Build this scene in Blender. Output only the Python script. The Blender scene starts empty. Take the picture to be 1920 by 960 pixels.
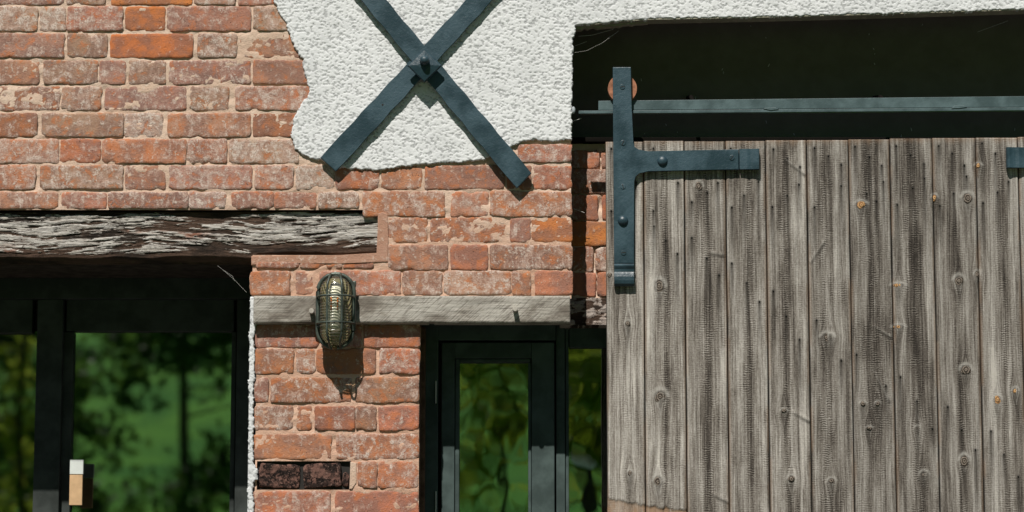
import bpy, bmesh, math, random
import numpy as np
from mathutils import Vector, Matrix
R = math.radians
random.seed(7)
S = bpy.context.scene
C = S.collection

# ------------------------------------------------------------------ camera
FPX, D, EYE, PITCH = 5000.0, 7.5, 1.45, R(8.0)
cam = bpy.data.cameras.new('camera'); cam_o = bpy.data.objects.new('camera', cam); C.objects.link(cam_o)
cam.sensor_width = 36; cam.lens = 36*FPX/1920; cam.clip_start = .1; cam.clip_end = 500
cam_o.location = (0, -D, EYE); cam_o.rotation_euler = (R(90)+PITCH, 0, 0)
cam.dof.use_dof = True; cam.dof.focus_distance = 7.55; cam.dof.aperture_fstop = 2.8
S.camera = cam_o
S.render.resolution_x, S.render.resolution_y = 1024, 512
S.render.engine = 'CYCLES'
S.cycles.max_bounces = 8; S.cycles.transparent_max_bounces = 12
# ------------------------------------------------------------------ light
SUN = Vector((.30, 1.0, -1.45)).normalized()          # the way the light travels
el = math.asin(-SUN.z); az = math.atan2(-SUN.x, -SUN.y)
W = bpy.data.worlds.new('World'); S.world = W; W.use_nodes = True
wn = W.node_tree.nodes; sky = wn.new('ShaderNodeTexSky'); sky.sky_type = 'NISHITA'; sky.sun_disc = False; sky.air_density = .6; sky.dust_density = .2; sky.ozone_density = 1.0
sky.sun_elevation = el; sky.sun_rotation = az
W.node_tree.links.new(sky.outputs[0], wn['Background'].inputs[0]); wn['Background'].inputs[1].default_value = .05
sl = bpy.data.lights.new('sun', 'SUN'); sl.energy = 5.0; sl.angle = R(.5); sl.color = (1, .955, .89)
so = bpy.data.objects.new('sun', sl); C.objects.link(so); so.rotation_euler = SUN.to_track_quat('-Z', 'Y').to_euler()
S.view_settings.view_transform = 'Standard'; S.view_settings.look = 'None'
S.view_settings.exposure = .15; S.view_settings.gamma = 1

# ------------------------------------------------------------------ measuring: photo point -> point on the plane y = d
CP, SP = math.cos(PITCH), math.sin(PITCH)
def P(px, py, d=0.0):
    u, v = (px-960)/FPX, (480-py)/FPX
    dy, dz = CP - v*SP, SP + v*CP
    t = (D+d)/dy
    return Vector((u*t, d, EYE+dz*t))
def rect(x0, x1, y0, y1, d=0.0):
    xm, ym = (x0+x1)/2, (y0+y1)/2
    return P(x0, ym, d).x, P(x1, ym, d).x, P(xm, y1, d).z, P(xm, y0, d).z       # x0 x1 z0 z1
PX = .001515

# ------------------------------------------------------------------ noise in numpy
def _h(ix, iy, s):
    n = (ix.astype(np.int64)*374761393 + iy.astype(np.int64)*668265263 + s*974634577) & 0x7fffffff
    n = ((n ^ (n >> 13))*1274126177) & 0x7fffffff
    return ((n ^ (n >> 16)) & 0xffff)/65535.0
def vn(x, y, s=0):
    x = np.asarray(x, float); y = np.asarray(y, float)
    ix, iy = np.floor(x), np.floor(y); fx, fy = x-ix, y-iy
    ux, uy = fx*fx*(3-2*fx), fy*fy*(3-2*fy)
    ix = ix.astype(np.int64); iy = iy.astype(np.int64)
    a, b, c, d = _h(ix, iy, s), _h(ix+1, iy, s), _h(ix, iy+1, s), _h(ix+1, iy+1, s)
    return (a*(1-ux)+b*ux)*(1-uy) + (c*(1-ux)+d*ux)*uy
def fbm(x, y, s=0, o=4, g=.5):
    t = 0; a = 1.0; n = 0
    for k in range(o):
        t = t + a*vn(x*2**k + 17.3*k, y*2**k - 9.1*k, s+k); n += a; a *= g
    return t/n
def sst(a, b, x):
    t = np.clip((x-a)/(b-a), 0, 1); return t*t*(3-2*t)

# ------------------------------------------------------------------ object helpers
def tag(o, label=None, cat=None, group=None, kind=None):
    if label: o['label'] = label
    if cat: o['category'] = cat
    if group: o['group'] = group
    if kind: o['kind'] = kind
    return o
def thing(name, label, cat, loc=(0, 0, 0), group=None):
    o = bpy.data.objects.new(name, None); C.objects.link(o); o.location = loc; o.empty_display_size = .05
    return tag(o, label, cat, group)
def link(name, me, mat=None, parent=None, loc=None, smooth=False):
    o = bpy.data.objects.new(name, me); C.objects.link(o)
    if mat is not None and not me.materials: me.materials.append(mat)
    if loc is not None: o.location = loc
    if parent is not None:
        o.parent = parent
        if loc is None: o.location = -Vector(parent_world(parent))
        else: o.location = Vector(loc) - Vector(parent_world(parent))
    if smooth: me.polygons.foreach_set('use_smooth', [True]*len(me.polygons))
    return o
def parent_world(o):
    v = Vector((0, 0, 0))
    while o is not None: v += o.location; o = o.parent
    return v
def mesh_np(name, verts, faces, attrs=None):
    me = bpy.data.meshes.new(name); me.from_pydata(np.asarray(verts).tolist() if isinstance(verts, np.ndarray) else verts, [], np.asarray(faces).tolist() if isinstance(faces, np.ndarray) else faces)
    for k, a in (attrs or {}).items():
        at = me.attributes.new(k, 'FLOAT', 'POINT'); at.data.foreach_set('value', np.asarray(a, dtype=np.float32).ravel())
    me.update(); return me
class MB:
    """collects shapes for ONE mesh object"""
    def __init__(s): s.bm = bmesh.new()
    def box(s, x0, x1, y0, y1, z0, z1, bev=0.0, seg=2):
        m = Matrix.Translation(((x0+x1)/2, (y0+y1)/2, (z0+z1)/2)) @ Matrix.Diagonal((abs(x1-x0), abs(y1-y0), abs(z1-z0), 1))
        r = bmesh.ops.create_cube(s.bm, size=1, matrix=m)
        if bev:
            es = list({e for v in r['verts'] for e in v.link_edges})
            bmesh.ops.bevel(s.bm, geom=es, offset=bev, segments=seg, profile=.6, affect='EDGES')
        return s
    def prism(s, pts, y0, y1, bev=0.0):
        """pts: outline in x,z"""
        f = [s.bm.verts.new((x, y0, z)) for x, z in pts]; b = [s.bm.verts.new((x, y1, z)) for x, z in pts]
        n = len(pts); ff = s.bm.faces.new(f); s.bm.faces.new(b[::-1])
        for i in range(n): s.bm.faces.new((f[i], b[i], b[(i+1) % n], f[(i+1) % n]))
        if bev:
            bmesh.ops.bevel(s.bm, geom=list(ff.edges), offset=bev, segments=2, profile=.6, affect='EDGES')
        return s
    def tube(s, pts, r, n=8, closed=False, rr=None):
        rings = []; m = len(pts); pts = [Vector(p) for p in pts]
        for i, p in enumerate(pts):
            a = pts[(i-1) % m] if (closed or i > 0) else p; b = pts[(i+1) % m] if (closed or i < m-1) else p
            t = (b-a).normalized(); u = t.cross(Vector((0, 0, 1)))
            if u.length < .1: u = t.cross(Vector((1, 0, 0)))
            u.normalize(); w = t.cross(u); q = rr[i] if rr else r
            rings.append([s.bm.verts.new(p + u*q*math.cos(k*2*math.pi/n) + w*q*math.sin(k*2*math.pi/n)) for k in range(n)])
        for i in range(m if closed else m-1):
            A, B = rings[i], rings[(i+1) % m]
            for k in range(n): s.bm.faces.new((A[k], A[(k+1) % n], B[(k+1) % n], B[k]))
        if not closed: s.bm.faces.new(rings[0][::-1]); s.bm.faces.new(rings[-1])
        return s
    def dome(s, c, r, h, n=20, m=5, axis='y', squash=1.0):
        """rounded bolt head bulging towards -y"""
        rings = []
        for j in range(m):
            a = j/m*math.pi/2
            rings.append([s.bm.verts.new((c[0]+r*math.cos(a)*math.cos(k*2*math.pi/n), c[1]-h*math.sin(a), c[2]+squash*r*math.cos(a)*math.sin(k*2*math.pi/n))) for k in range(n)])
        t = s.bm.verts.new((c[0], c[1]-h, c[2]))
        for A, B in zip(rings, rings[1:]):
            for k in range(n): s.bm.faces.new((A[k], A[(k+1) % n], B[(k+1) % n], B[k]))
        for k in range(n): s.bm.faces.new((rings[-1][k], rings[-1][(k+1) % n], t))
        return s
    def cyl(s, c, r, h, n=24, bev=0):
        """disc with its axis along y, front at c.y, depth h"""
        pts = [(c[0]+r*math.cos(k*2*math.pi/n), c[2]+r*math.sin(k*2*math.pi/n)) for k in range(n)]
        return s.prism(pts, c[1], c[1]+h, bev)
    def build(s, name, mat, parent=None, smooth=False, kind=None):
        bmesh.ops.recalc_face_normals(s.bm, faces=s.bm.faces[:])
        me = bpy.data.meshes.new(name); s.bm.to_mesh(me); s.bm.free()
        # own origin at the middle of the piece
        if len(me.vertices):
            co = np.empty(len(me.vertices)*3); me.vertices.foreach_get('co', co); co = co.reshape(-1, 3)
            c = (co.min(0)+co.max(0))/2; co -= c; me.vertices.foreach_set('co', co.ravel()); me.update()
        else: c = (0, 0, 0)
        o = link(name, me, mat, parent, loc=Vector(c), smooth=smooth)
        if kind: o['kind'] = kind
        return o
def grid_sheet(xs, zs, Y, keep=None, attrs=None, skirt=None):
    """height sheet over xs (columns) and zs (rows), Y[row, col]; skirt: y the rim is drawn back to"""
    nz, nx = Y.shape; X, Z = np.meshgrid(xs, zs)
    V = np.stack([X.ravel(), Y.ravel(), Z.ravel()], 1)
    i = np.arange(nz-1)[:, None]*nx + np.arange(nx-1)[None, :]
    F = np.stack([i, i+1, i+nx+1, i+nx], -1)
    k = np.ones((nz-1, nx-1), bool) if keep is None else (keep[:-1, :-1] & keep[1:, :-1] & keep[:-1, 1:] & keep[1:, 1:])
    Fk = F[k]
    used = np.zeros(nz*nx, bool); used[Fk.ravel()] = True
    faces = Fk
    A = {n: np.asarray(a).ravel() for n, a in (attrs or {}).items()}
    if skirt is not None:
        kp = np.pad(k, 1); rim = []
        c = kp[1:-1, 1:-1]
        for (nb, a, b) in ((kp[:-2, 1:-1], 0, 1), (kp[1:-1, 2:], 1, 2), (kp[2:, 1:-1], 2, 3), (kp[1:-1, :-2], 3, 0)):
            q = F[c & ~nb]; rim.append(q[:, [a, b]])
        rim = np.concatenate(rim); rv = np.unique(rim); m = np.full(nz*nx, -1); m[rv] = len(V)+np.arange(len(rv))
        B = V[rv].copy(); B[:, 1] = skirt; V = np.concatenate([V, B]); used = np.concatenate([used, np.ones(len(rv), bool)])
        faces = np.concatenate([Fk, np.stack([rim[:, 1], rim[:, 0], m[rim[:, 0]], m[rim[:, 1]]], 1)])
        A = {n: np.concatenate([a, a[rv]]) for n, a in A.items()}
    re = np.cumsum(used)-1
    return V[used], re[faces], {n: a[used] for n, a in A.items()}
def sheet_obj(name, xs, zs, Y, mat, parent=None, keep=None, attrs=None, skirt=None, smooth=True, origin=None):
    V, F, A = grid_sheet(np.asarray(xs), np.asarray(zs), Y, keep, attrs, skirt)
    o = Vector(origin) if origin is not None else Vector(((V[:, 0].min()+V[:, 0].max())/2, 0, (V[:, 2].min()+V[:, 2].max())/2))
    V = V - np.array(o)
    return link(name, mesh_np(name, V, F, A), mat, parent, loc=o, smooth=smooth)
def poly_sd(X, Z, poly):
    """signed distance to a closed outline, positive inside"""
    d = np.full(X.shape, 1e9); ins = np.zeros(X.shape, bool); n = len(poly)
    for i in range(n):
        (x0, z0), (x1, z1) = poly[i], poly[(i+1) % n]
        ex, ez = x1-x0, z1-z0; t = np.clip(((X-x0)*ex+(Z-z0)*ez)/(ex*ex+ez*ez+1e-12), 0, 1)
        d = np.minimum(d, (X-x0-t*ex)**2+(Z-z0-t*ez)**2)
        c = ((z0 > Z) != (z1 > Z)); xi = x0 + (Z-z0)*ex/(ez if abs(ez) > 1e-12 else 1e-12)
        ins ^= c & (X < xi)
    d = np.sqrt(d); return np.where(ins, d, -d)

# ------------------------------------------------------------------ materials
class NT:
    def __init__(s, name):
        s.m = bpy.data.materials.new(name); s.m.use_nodes = True; s.t = s.m.node_tree; s.n = s.t.nodes
        s.b = s.n['Principled BSDF']
    def node(s, t, **kw):
        n = s.n.new(t)
        for k, v in kw.items(): setattr(n, k, v)
        return n
    def set(s, sock, v):
        if isinstance(v, bpy.types.NodeSocket): s.t.links.new(v, sock)
        elif isinstance(v, tuple) and len(v) == 3 and sock.type == 'RGBA': sock.default_value = (*v, 1)
        else: sock.default_value = v
    def coord(s, rnd=True, scale=(1, 1, 1), warp=None):
        tc = s.node('ShaderNodeTexCoord').outputs['Object']
        if warp:
            at = s.attr(warp); cx = s.node('ShaderNodeCombineXYZ'); s.set(cx.inputs[0], at)
            a = s.node('ShaderNodeVectorMath', operation='ADD'); s.set(a.inputs[0], tc); s.set(a.inputs[1], cx.outputs[0]); tc = a.outputs[0]
        if rnd:
            oi = s.node('ShaderNodeObjectInfo').outputs['Random']
            m = s.math('MULTIPLY', oi, 37.0)
            a = s.node('ShaderNodeVectorMath', operation='ADD'); s.set(a.inputs[0], tc); s.set(a.inputs[1], m); tc = a.outputs[0]
        if scale != (1, 1, 1):
            a = s.node('ShaderNodeVectorMath', operation='MULTIPLY'); s.set(a.inputs[0], tc); a.inputs[1].default_value = scale; tc = a.outputs[0]
        return tc
    def attr(s, name): return s.node('ShaderNodeAttribute', attribute_name=name).outputs['Fac']
    def noise(s, v, scale, detail=4, rough=.55, dist=0):
        n = s.node('ShaderNodeTexNoise'); s.set(n.inputs['Vector'], v); n.inputs['Scale'].default_value = scale
        n.inputs['Detail'].default_value = detail; n.inputs['Roughness'].default_value = rough; n.inputs['Distortion'].default_value = dist
        return n.outputs['Fac']
    def vor(s, v, scale, feat='F1'):
        n = s.node('ShaderNodeTexVoronoi', feature=feat); s.set(n.inputs['Vector'], v); n.inputs['Scale'].default_value = scale
        return n.outputs['Distance']
    def math(s, op, a, b=0.0, c=None):
        n = s.node('ShaderNodeMath', operation=op); s.set(n.inputs[0], a); s.set(n.inputs[1], b)
        if c is not None: s.set(n.inputs[2], c)
        return n.outputs[0]
    def step(s, f, a, b, lo=0.0, hi=1.0):
        n = s.node('ShaderNodeMapRange', interpolation_type='SMOOTHSTEP'); s.set(n.inputs[0], f)
        for i, v in enumerate((a, b, lo, hi)): s.set(n.inputs[1+i], v)
        return n.outputs[0]
    def mix(s, f, a, b, mode='MIX'):
        n = s.node('ShaderNodeMix', data_type='RGBA', blend_type=mode); s.set(n.inputs[0], f); s.set(n.inputs[6], a); s.set(n.inputs[7], b)
        return n.outputs[2]
    def bump(s, h, strength=.5, dist=.002):
        n = s.node('ShaderNodeBump'); s.set(n.inputs['Height'], h); n.inputs['Strength'].default_value = strength; n.inputs['Distance'].default_value = dist
        s.t.links.new(n.outputs[0], s.b.inputs['Normal']); return s
    def out(s, col, rough=.8, spec=.3, metal=0.0):
        s.set(s.b.inputs['Base Color'], col); s.set(s.b.inputs['Roughness'], rough); s.b.inputs['Specular IOR Level'].default_value = spec
        s.b.inputs['Metallic'].default_value = metal; return s.m

def brick_mat():
    t = NT('weathered_brick'); v = t.coord(); oi = t.node('ShaderNodeObjectInfo'); col, alpha = oi.outputs['Color'], oi.outputs['Alpha']
    big = t.noise(v, 17, 4, .65); mid = t.noise(v, 62, 5, .68); fine = t.noise(v, 230, 4, .7); q2 = t.noise(v, 34, 5, .7, .6)
    stre = t.noise(t.coord(scale=(1, 1, .16)), 85, 4, .65)
    c = t.mix(t.step(big, .36, .60), col, t.mix(.62, col, (.20, .118, .098)))
    c = t.mix(t.math('MULTIPLY', t.step(q2, .46, .36), .62), c, (.47, .155, .058))
    # soft lilac-grey bloom of old lime wash
    bl = t.math('ADD', t.math('MULTIPLY', q2, .72), t.math('MULTIPLY', stre, .28))
    th = t.math('SUBTRACT', .66, t.math('MULTIPLY', alpha, .19))
    bloom = t.math('MULTIPLY', t.step(bl, th, t.math('ADD', th, .12)), t.step(fine, .34, .60, .25, .95))
    c = t.mix(bloom, c, t.mix(t.step(mid, .42, .58), (.45, .305, .24), (.56, .44, .375)))
    # crumbs of white lime, thicker in patches
    pt = t.math('MULTIPLY', t.step(mid, t.math('SUBTRACT', .70, t.math('MULTIPLY', alpha, .15)), t.math('SUBTRACT', .78, t.math('MULTIPLY', alpha, .15))), t.step(fine, .40, .58))
    c = t.mix(t.math('MULTIPLY', pt, .8), c, (.58, .50, .43))
    smut = t.math('MULTIPLY', t.step(t.noise(v, 26, 5, .7),     .62, .72), .45); c = t.mix(t.math('MULTIPLY', smut, t.step(fine, .35, .6)), c, (.13, .095, .085))
    e = t.math('ADD', t.attr('edge'), t.math('MULTIPLY', t.math('SUBTRACT', t.noise(v, 70, 4, .7), .5), 1.5))
    c = t.mix(t.step(e, .92, 1.15, 0, .8), c, (.56, .41, .31))
    pit = t.step(t.noise(v, 170, 3, .6), .335, .27)
    c = t.mix(t.math('MULTIPLY', pit, .75), c, (.085, .045, .035))
    h = t.math('ADD', t.math('MULTIPLY', mid, .8), t.math('ADD', t.math('MULTIPLY', fine, .6), t.math('MULTIPLY', pit, -.5)))
    t.bump(h, 1.0, .003)
    return t.out(c, .92, .15)
def mortar_mat(name, a, b, dark=.5):
    t = NT(name); v = t.coord(False)
    big = t.noise(v, 5, 4, .6); mid = t.noise(v, 60, 5, .7); fine = t.noise(v, 300, 3, .7)
    c = t.mix(t.step(big, .38, .62), a, b)
    c = t.mix(t.attr('pink'), c, t.mix(t.step(big, .4, .6), (.60, .39, .285), (.52, .32, .225)))
    c = t.mix(t.step(mid, .52, .7, 0, .6), c, (.68, .56, .47))
    c = t.mix(t.step(t.noise(v, 170, 3, .6), .36, .29, 0, dark), c, (.16, .10, .075))
    t.bump(t.math('ADD', mid, t.math('MULTIPLY', fine, .7)), .9, .003)
    return t.out(c, .95, .1)
def render_mat():
    t = NT('white_roughcast'); v = t.coord(False); n = t.noise(v, 260, 4, .7); b = t.noise(v, 6, 4, .6)
    c = t.mix(t.step(b, .4, .7), (.67, .68, .68), (.60, .61, .61))
    c = t.mix(t.step(t.attr('pit'), .35, .95, 0, .6), c, (.27, .275, .275))  # shade of the pits put into the colour, the relief being shallow
    t.bump(n, .3, .0012); return t.out(c, .85, .1)
def paint_mat(name, col, rough=.42, bumps=1.0, spec=.45):
    t = NT(name); v = t.coord(); n = t.noise(v, 120, 5, .65, .4); f = t.noise(v, 300, 3, .6); g = t.noise(v, 12, 4, .6)
    dk = tuple(x*.75 for x in col); lt = tuple(min(1, x*1.25+.004) for x in col)
    c = t.mix(t.step(g, .35, .65), dk, lt)
    c = t.mix(t.step(f, .66, .75, 0, .35), c, tuple(x*2.2+.02 for x in col))
    t.bump(t.math('ADD', n, t.math('MULTIPLY', f, .3)), .5*bumps, .002)
    return t.out(c, t.step(g, .3, .7, rough-.06, rough+.1), spec)
def board_mat():
    t = NT('silvered_boards'); v = t.coord(warp='warp')
    def sc(x, y, z):
        a = t.node('ShaderNodeVectorMath', operation='MULTIPLY'); t.set(a.inputs[0], v); a.inputs[1].default_value = (x, y, z); return a.outputs[0]
    grain = t.noise(sc(1, 1, .02), 330, 4, .65); b1 = t.noise(sc(1, 1, .05), 40, 2, .5); b2 = t.noise(sc(1, 1, .035), 115, 3, .6)
    patch = t.noise(sc(1, 1, .4), 13, 5, .65); speck = t.noise(sc(1, 1, .45), 300, 3, .7)
    s_ = t.node('ShaderNodeSeparateXYZ'); t.set(s_.inputs[0], v); hr = t.attr('heart')
    rib = t.math('SINE', t.math('ADD', t.math('MULTIPLY', s_.outputs[2], 2*math.pi/.0064), t.math('MULTIPLY', t.noise(sc(1, 1, .5), 60, 3, .6), 14.0)))
    ribm = t.math('MULTIPLY', t.math('ADD', hr, .25), t.step(t.noise(sc(1, 1, .5), 70, 3, .6), .40, .62))
    q = t.math('ADD', .615, t.math('MULTIPLY', t.math('SUBTRACT', b1, .5), .85))
    q = t.math('ADD', q, t.math('MULTIPLY', t.math('SUBTRACT', b2, .5), .72))
    q = t.math('ADD', q, t.math('MULTIPLY', t.math('SUBTRACT', grain, .5), 1.0))
    q = t.math('ADD', q, t.math('MULTIPLY', t.math('SUBTRACT', patch, .5), .55))
    q = t.math('ADD', q, t.math('MULTIPLY', t.math('SUBTRACT', speck, .5), .55))
    q = t.math('ADD', q, t.math('MULTIPLY', hr, -.27))
    q = t.math('ADD', q, t.math('MULTIPLY', t.math('MULTIPLY', rib, ribm), .20))
    rp = t.node('ShaderNodeValToRGB'); t.set(rp.inputs[0], q); e = rp.color_ramp.elements
    e[0].position = .12; e[0].color = (.030, .025, .021, 1); e[1].position = .95; e[1].color = (.50, .475, .435, 1)
    for p_, c_ in ((.34, (.098, .085, .073, 1)), (.54, (.205, .186, .165, 1)), (.74, (.335, .316, .292, 1))): k = e.new(p_); k.color = c_
    c = rp.outputs[0]
    c = t.mix(1.0, c, t.node('ShaderNodeObjectInfo').outputs['Color'], 'MULTIPLY')
    c = t.mix(t.math('MULTIPLY', t.attr('stain'), .93), c, (.026, .022, .018))
    c = t.mix(t.math('MULTIPLY', t.attr('tan'), .8), c, (.30, .185, .11))
    c = t.mix(t.math('MULTIPLY', t.attr('pale'), .7), c, (.46, .44, .40))
    h = t.math('ADD', t.math('MULTIPLY', grain, 1.0), t.math('ADD', t.math('MULTIPLY', t.math('MULTIPLY', rib, ribm), .16), t.math('MULTIPLY', speck, .35)))
    t.bump(h, .7, .0022); return t.out(c, .85, .2)
def oak_mat():
    t = NT('flaking_oak'); v = t.coord(False); sc = t.coord(False, scale=(.075, 1, 1)); n = t.noise(sc, 330, 4, .7, .5); l1 = t.noise(sc, 130, 5, .65, .8); p = t.noise(t.coord(False, scale=(.4, 1, 1)), 17, 4, .6)
    c = t.mix(t.step(n, .35, .65), (.34, .305, .265), (.60, .575, .535))
    c = t.mix(t.math('MULTIPLY', t.attr('rust'), .9), c, (.24, .08, .038))
    line = t.step(t.math('ABSOLUTE', t.math('SUBTRACT', l1, .5)), .030, .008)
    k = t.math('ADD', t.math('MULTIPLY', t.attr('crack'), 1.05), t.math('ADD', t.math('MULTIPLY', t.math('SUBTRACT', n, .5), 1.7), t.math('MULTIPLY', line, .42)))
    c = t.mix(t.step(k, .42, .55), c, t.mix(t.step(p, .4, .6), (.028, .020, .015), (.085, .052, .036)))
    t.bump(t.math('SUBTRACT', n, t.math('MULTIPLY', line, .8)), .8, .003); return t.out(c, .85, .2)
def lintel_mat():
    t = NT('grey_sawn_timber'); v = t.coord(False)
    g = t.noise(t.coord(False, scale=(.05, 1, 1)), 260, 5, .65); p = t.noise(t.coord(False, scale=(.5, 1, 1)), 11, 5, .65)
    d = t.node('ShaderNodeVectorRotate', rotation_type='Y_AXIS'); t.set(d.inputs['Vector'], v); d.inputs['Angle'].default_value = R(42)
    a = t.node('ShaderNodeVectorMath', operation='MULTIPLY'); t.set(a.inputs[0], d.outputs[0]); a.inputs[1].default_value = (.06, 1, 1)
    sw = t.noise(a.outputs[0], 300, 3, .6)
    c = t.mix(t.step(p, .38, .62), (.24, .215, .18), (.42, .395, .35))
    c = t.mix(t.step(p, .50, .36, 0, .85), c, (.13, .11, .09))
    c = t.mix(t.step(sw, .50, .38, 0, .75), c, (.15, .13, .11))
    c = t.mix(t.step(g, .42, .33, 0, .6), c, (.14, .12, .10))
    c = t.mix(t.attr('stain'), c, (.13, .11, .09))
    t.bump(t.math('ADD', g, t.math('MULTIPLY', sw, .7)), .8, .0025); return t.out(c, .85, .2)
def char_mat():
    t = NT('sooty_brick'); v = t.coord(); n = t.noise(v, 45, 6, .7); f = t.noise(v, 180, 5, .75)
    c = t.mix(t.step(n, .42, .6), (.03, .02, .017), (.19, .10, .078)); c = t.mix(t.step(f, .56, .68, 0, .8), c, (.33, .22, .18))
    cr = t.step(t.math('ABSOLUTE', t.math('SUBTRACT', t.noise(v, 28, 5, .65), .5)), .022, .006); c = t.mix(cr, c, (.012, .010, .009))
    t.bump(t.math('SUBTRACT', f, cr), 1, .004); return t.out(c, .9, .15)
def flat_mat(name, col, rough=.6, spec=.3, var=.15, scale=30, metal=0.0):
    t = NT(name); n = t.noise(t.coord(), scale, 5, .6)
    c = t.mix(t.step(n, .3, .7), tuple(x*(1-var) for x in col), tuple(min(1, x*(1+var)) for x in col))
    t.bump(n, .25, .002); return t.out(c, rough, spec, metal)
def glass_mat(name, ior=2.1, tint=(.55, .6, .57), wav=0.0, wscale=2.5):
    t = NT(name); n = t.n; out = n['Material Output']; n.remove(t.b)
    gl = t.node('ShaderNodeBsdfGlossy'); gl.inputs['Roughness'].default_value = .012; gl.inputs['Color'].default_value = (1, 1, 1, 1)
    tr = t.node('ShaderNodeBsdfTransparent'); tr.inputs[0].default_value = (*tint, 1)
    fr = t.node('ShaderNodeFresnel'); fr.inputs[0].default_value = ior
    if wav:
        b = t.node('ShaderNodeBump'); h = t.noise(t.coord(True, scale=(1, 1, .7)), wscale, 2, .5); t.set(b.inputs['Height'], h); b.inputs['Strength'].default_value = wav; b.inputs['Distance'].default_value = .01
        t.t.links.new(b.outputs[0], gl.inputs['Normal'])
    mx = t.node('ShaderNodeMixShader'); t.t.links.new(fr.outputs[0], mx.inputs[0]); t.t.links.new(tr.outputs[0], mx.inputs[1]); t.t.links.new(gl.outputs[0], mx.inputs[2])
    t.t.links.new(mx.outputs[0], out.inputs['Surface']); return t.m
def knot_mat(name, a, b):
    t = NT(name); v = t.coord(False, scale=(1.25, 1, 1)); ln = t.node('ShaderNodeVectorMath', operation='LENGTH'); t.set(ln.inputs[0], v)
    q = t.math('ADD', t.math('MULTIPLY', ln.outputs['Value'], 900.0), t.math('MULTIPLY', t.noise(t.coord(), 120, 4, .65), 9.0))
    s_ = t.math('SINE', q); c = t.mix(t.step(s_, -.5, .7), a, b)
    c = t.mix(t.step(t.noise(t.coord(), 160, 4, .7), .56, .66), c, (.03, .025, .02))
    t.bump(s_, .5, .0015); return t.out(c, .8, .2)
M = {}
M['brick'] = brick_mat()
M['mortar'] = mortar_mat('pink_lime_mortar', (.63, .48, .375), (.56, .40, .30))
M['mortar_smooth'] = mortar_mat('smooth_pink_mortar', (.43, .25, .18), (.40, .225, .155), .15)
M['soffit'] = mortar_mat('olive_cement', (.33, .32, .25), (.26, .25, .19))
M['render'] = render_mat()
M['teal'] = paint_mat('dark_teal_iron_paint', (.022, .050, .065), .40)
M['railpaint'] = paint_mat('grey_teal_rail_paint', (.062, .098, .103), .45, .5)
M['black'] = flat_mat('faded_black_paint', (.125, .112, .09), .95, .03, .08, 20)
M['frame'] = paint_mat('dark_grey_joinery_paint', (.055, .078, .074), .6, .15, .15)
M['frame_shaded'] = paint_mat('shaded_joinery_paint', (.036, .042, .039), .6, .15, .15)  # same joinery paint darkened for the deep shade of the left opening
M['board'] = board_mat(); M['oak'] = oak_mat(); M['lintel'] = lintel_mat(); M['char'] = char_mat()
M['glass'] = glass_mat('dark_window_glass', 3.5, (.5, .55, .52), .015, 3.0)
M['glass_wavy'] = glass_mat('wavy_window_glass', 3.5, (.5, .55, .52), .06, 6.0)
M['rust'] = flat_mat('rusty_iron', (.33, .15, .09), .9, .1, .35, 60)
M['nail'] = flat_mat('dark_nail_iron', (.02, .018, .016), .7, .3)
M['reveal_white'] = flat_mat('white_reveal_render', (.62, .63, .63), .9, .1, .12, 120)
M['dead_black'] = flat_mat('matt_dead_black', (.008, .007, .006), .95, .03)  # near-black so the sunlit front of the added ledge does not show
M['knot'] = knot_mat('grey_knot_wood', (.045, .036, .028), (.22, .18, .145))
M['knot_tan'] = knot_mat('tan_knot_wood', (.24, .12, .05), (.52, .31, .14))
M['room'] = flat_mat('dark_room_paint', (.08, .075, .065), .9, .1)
M['reveal'] = flat_mat('brown_reveal_mortar', (.13, .075, .05), .95, .1, .4, 40)
M['hinge'] = flat_mat('bright_hinge_steel', (.7, .7, .68), .4, .5, .05)
M['cobweb'] = flat_mat('pale_cobweb', (.55, .53, .5), .9, .1)

# ------------------------------------------------------------------ setting: ground, hill behind the camera, dark rooms
def ground():
    xs = np.linspace(-140, 140, 141); ys = np.linspace(-150, 40, 120)
    X, Y = np.meshgrid(xs, ys)
    Z = 8.5*sst(-15, -62, Y) + 14*sst(-62, -140, Y) + .35*(fbm(X/9, Y/9, 3)-.5)*sst(-12, -20, Y)
    V = np.stack([X.ravel(), Y.ravel(), Z.ravel()], 1); nx = len(xs)
    i = np.arange(len(ys)-1)[:, None]*nx + np.arange(nx-1)[None, :]
    F = np.stack([i, i+1, i+nx+1, i+nx], -1).reshape(-1, 4)
    t = NT('lawn'); v = t.coord(False); n = t.noise(v, .45, 6, .7); f = t.noise(v, 6, 4, .7)
    c = t.mix(t.step(n, .4, .62), (.03, .17, .014), (.10, .30, .025)); c = t.mix(t.step(f, .5, .7, 0, .6), c, (.03, .09, .02))
    t.bump(f, .5, .05); o = link('lawn', mesh_np('lawn', V, F), t.out(c, .9, .1), smooth=True); o['kind'] = 'structure'
    t = NT('added_yard_tarmac'); v = t.coord(False); n = t.noise(v, 30, 6, .75)
    c = t.mix(t.step(n, .3, .7), (.07, .065, .06), (.12, .11, .10)); t.bump(n, .6, .02)
    g = MB().box(-40, 40, -14, 1.0, -.3, .03).build('added_yard', t.out(c, .95, .1)); g['kind'] = 'structure'  # unseen yard added and toned to set the bounce light on the wall
ground()

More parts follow.
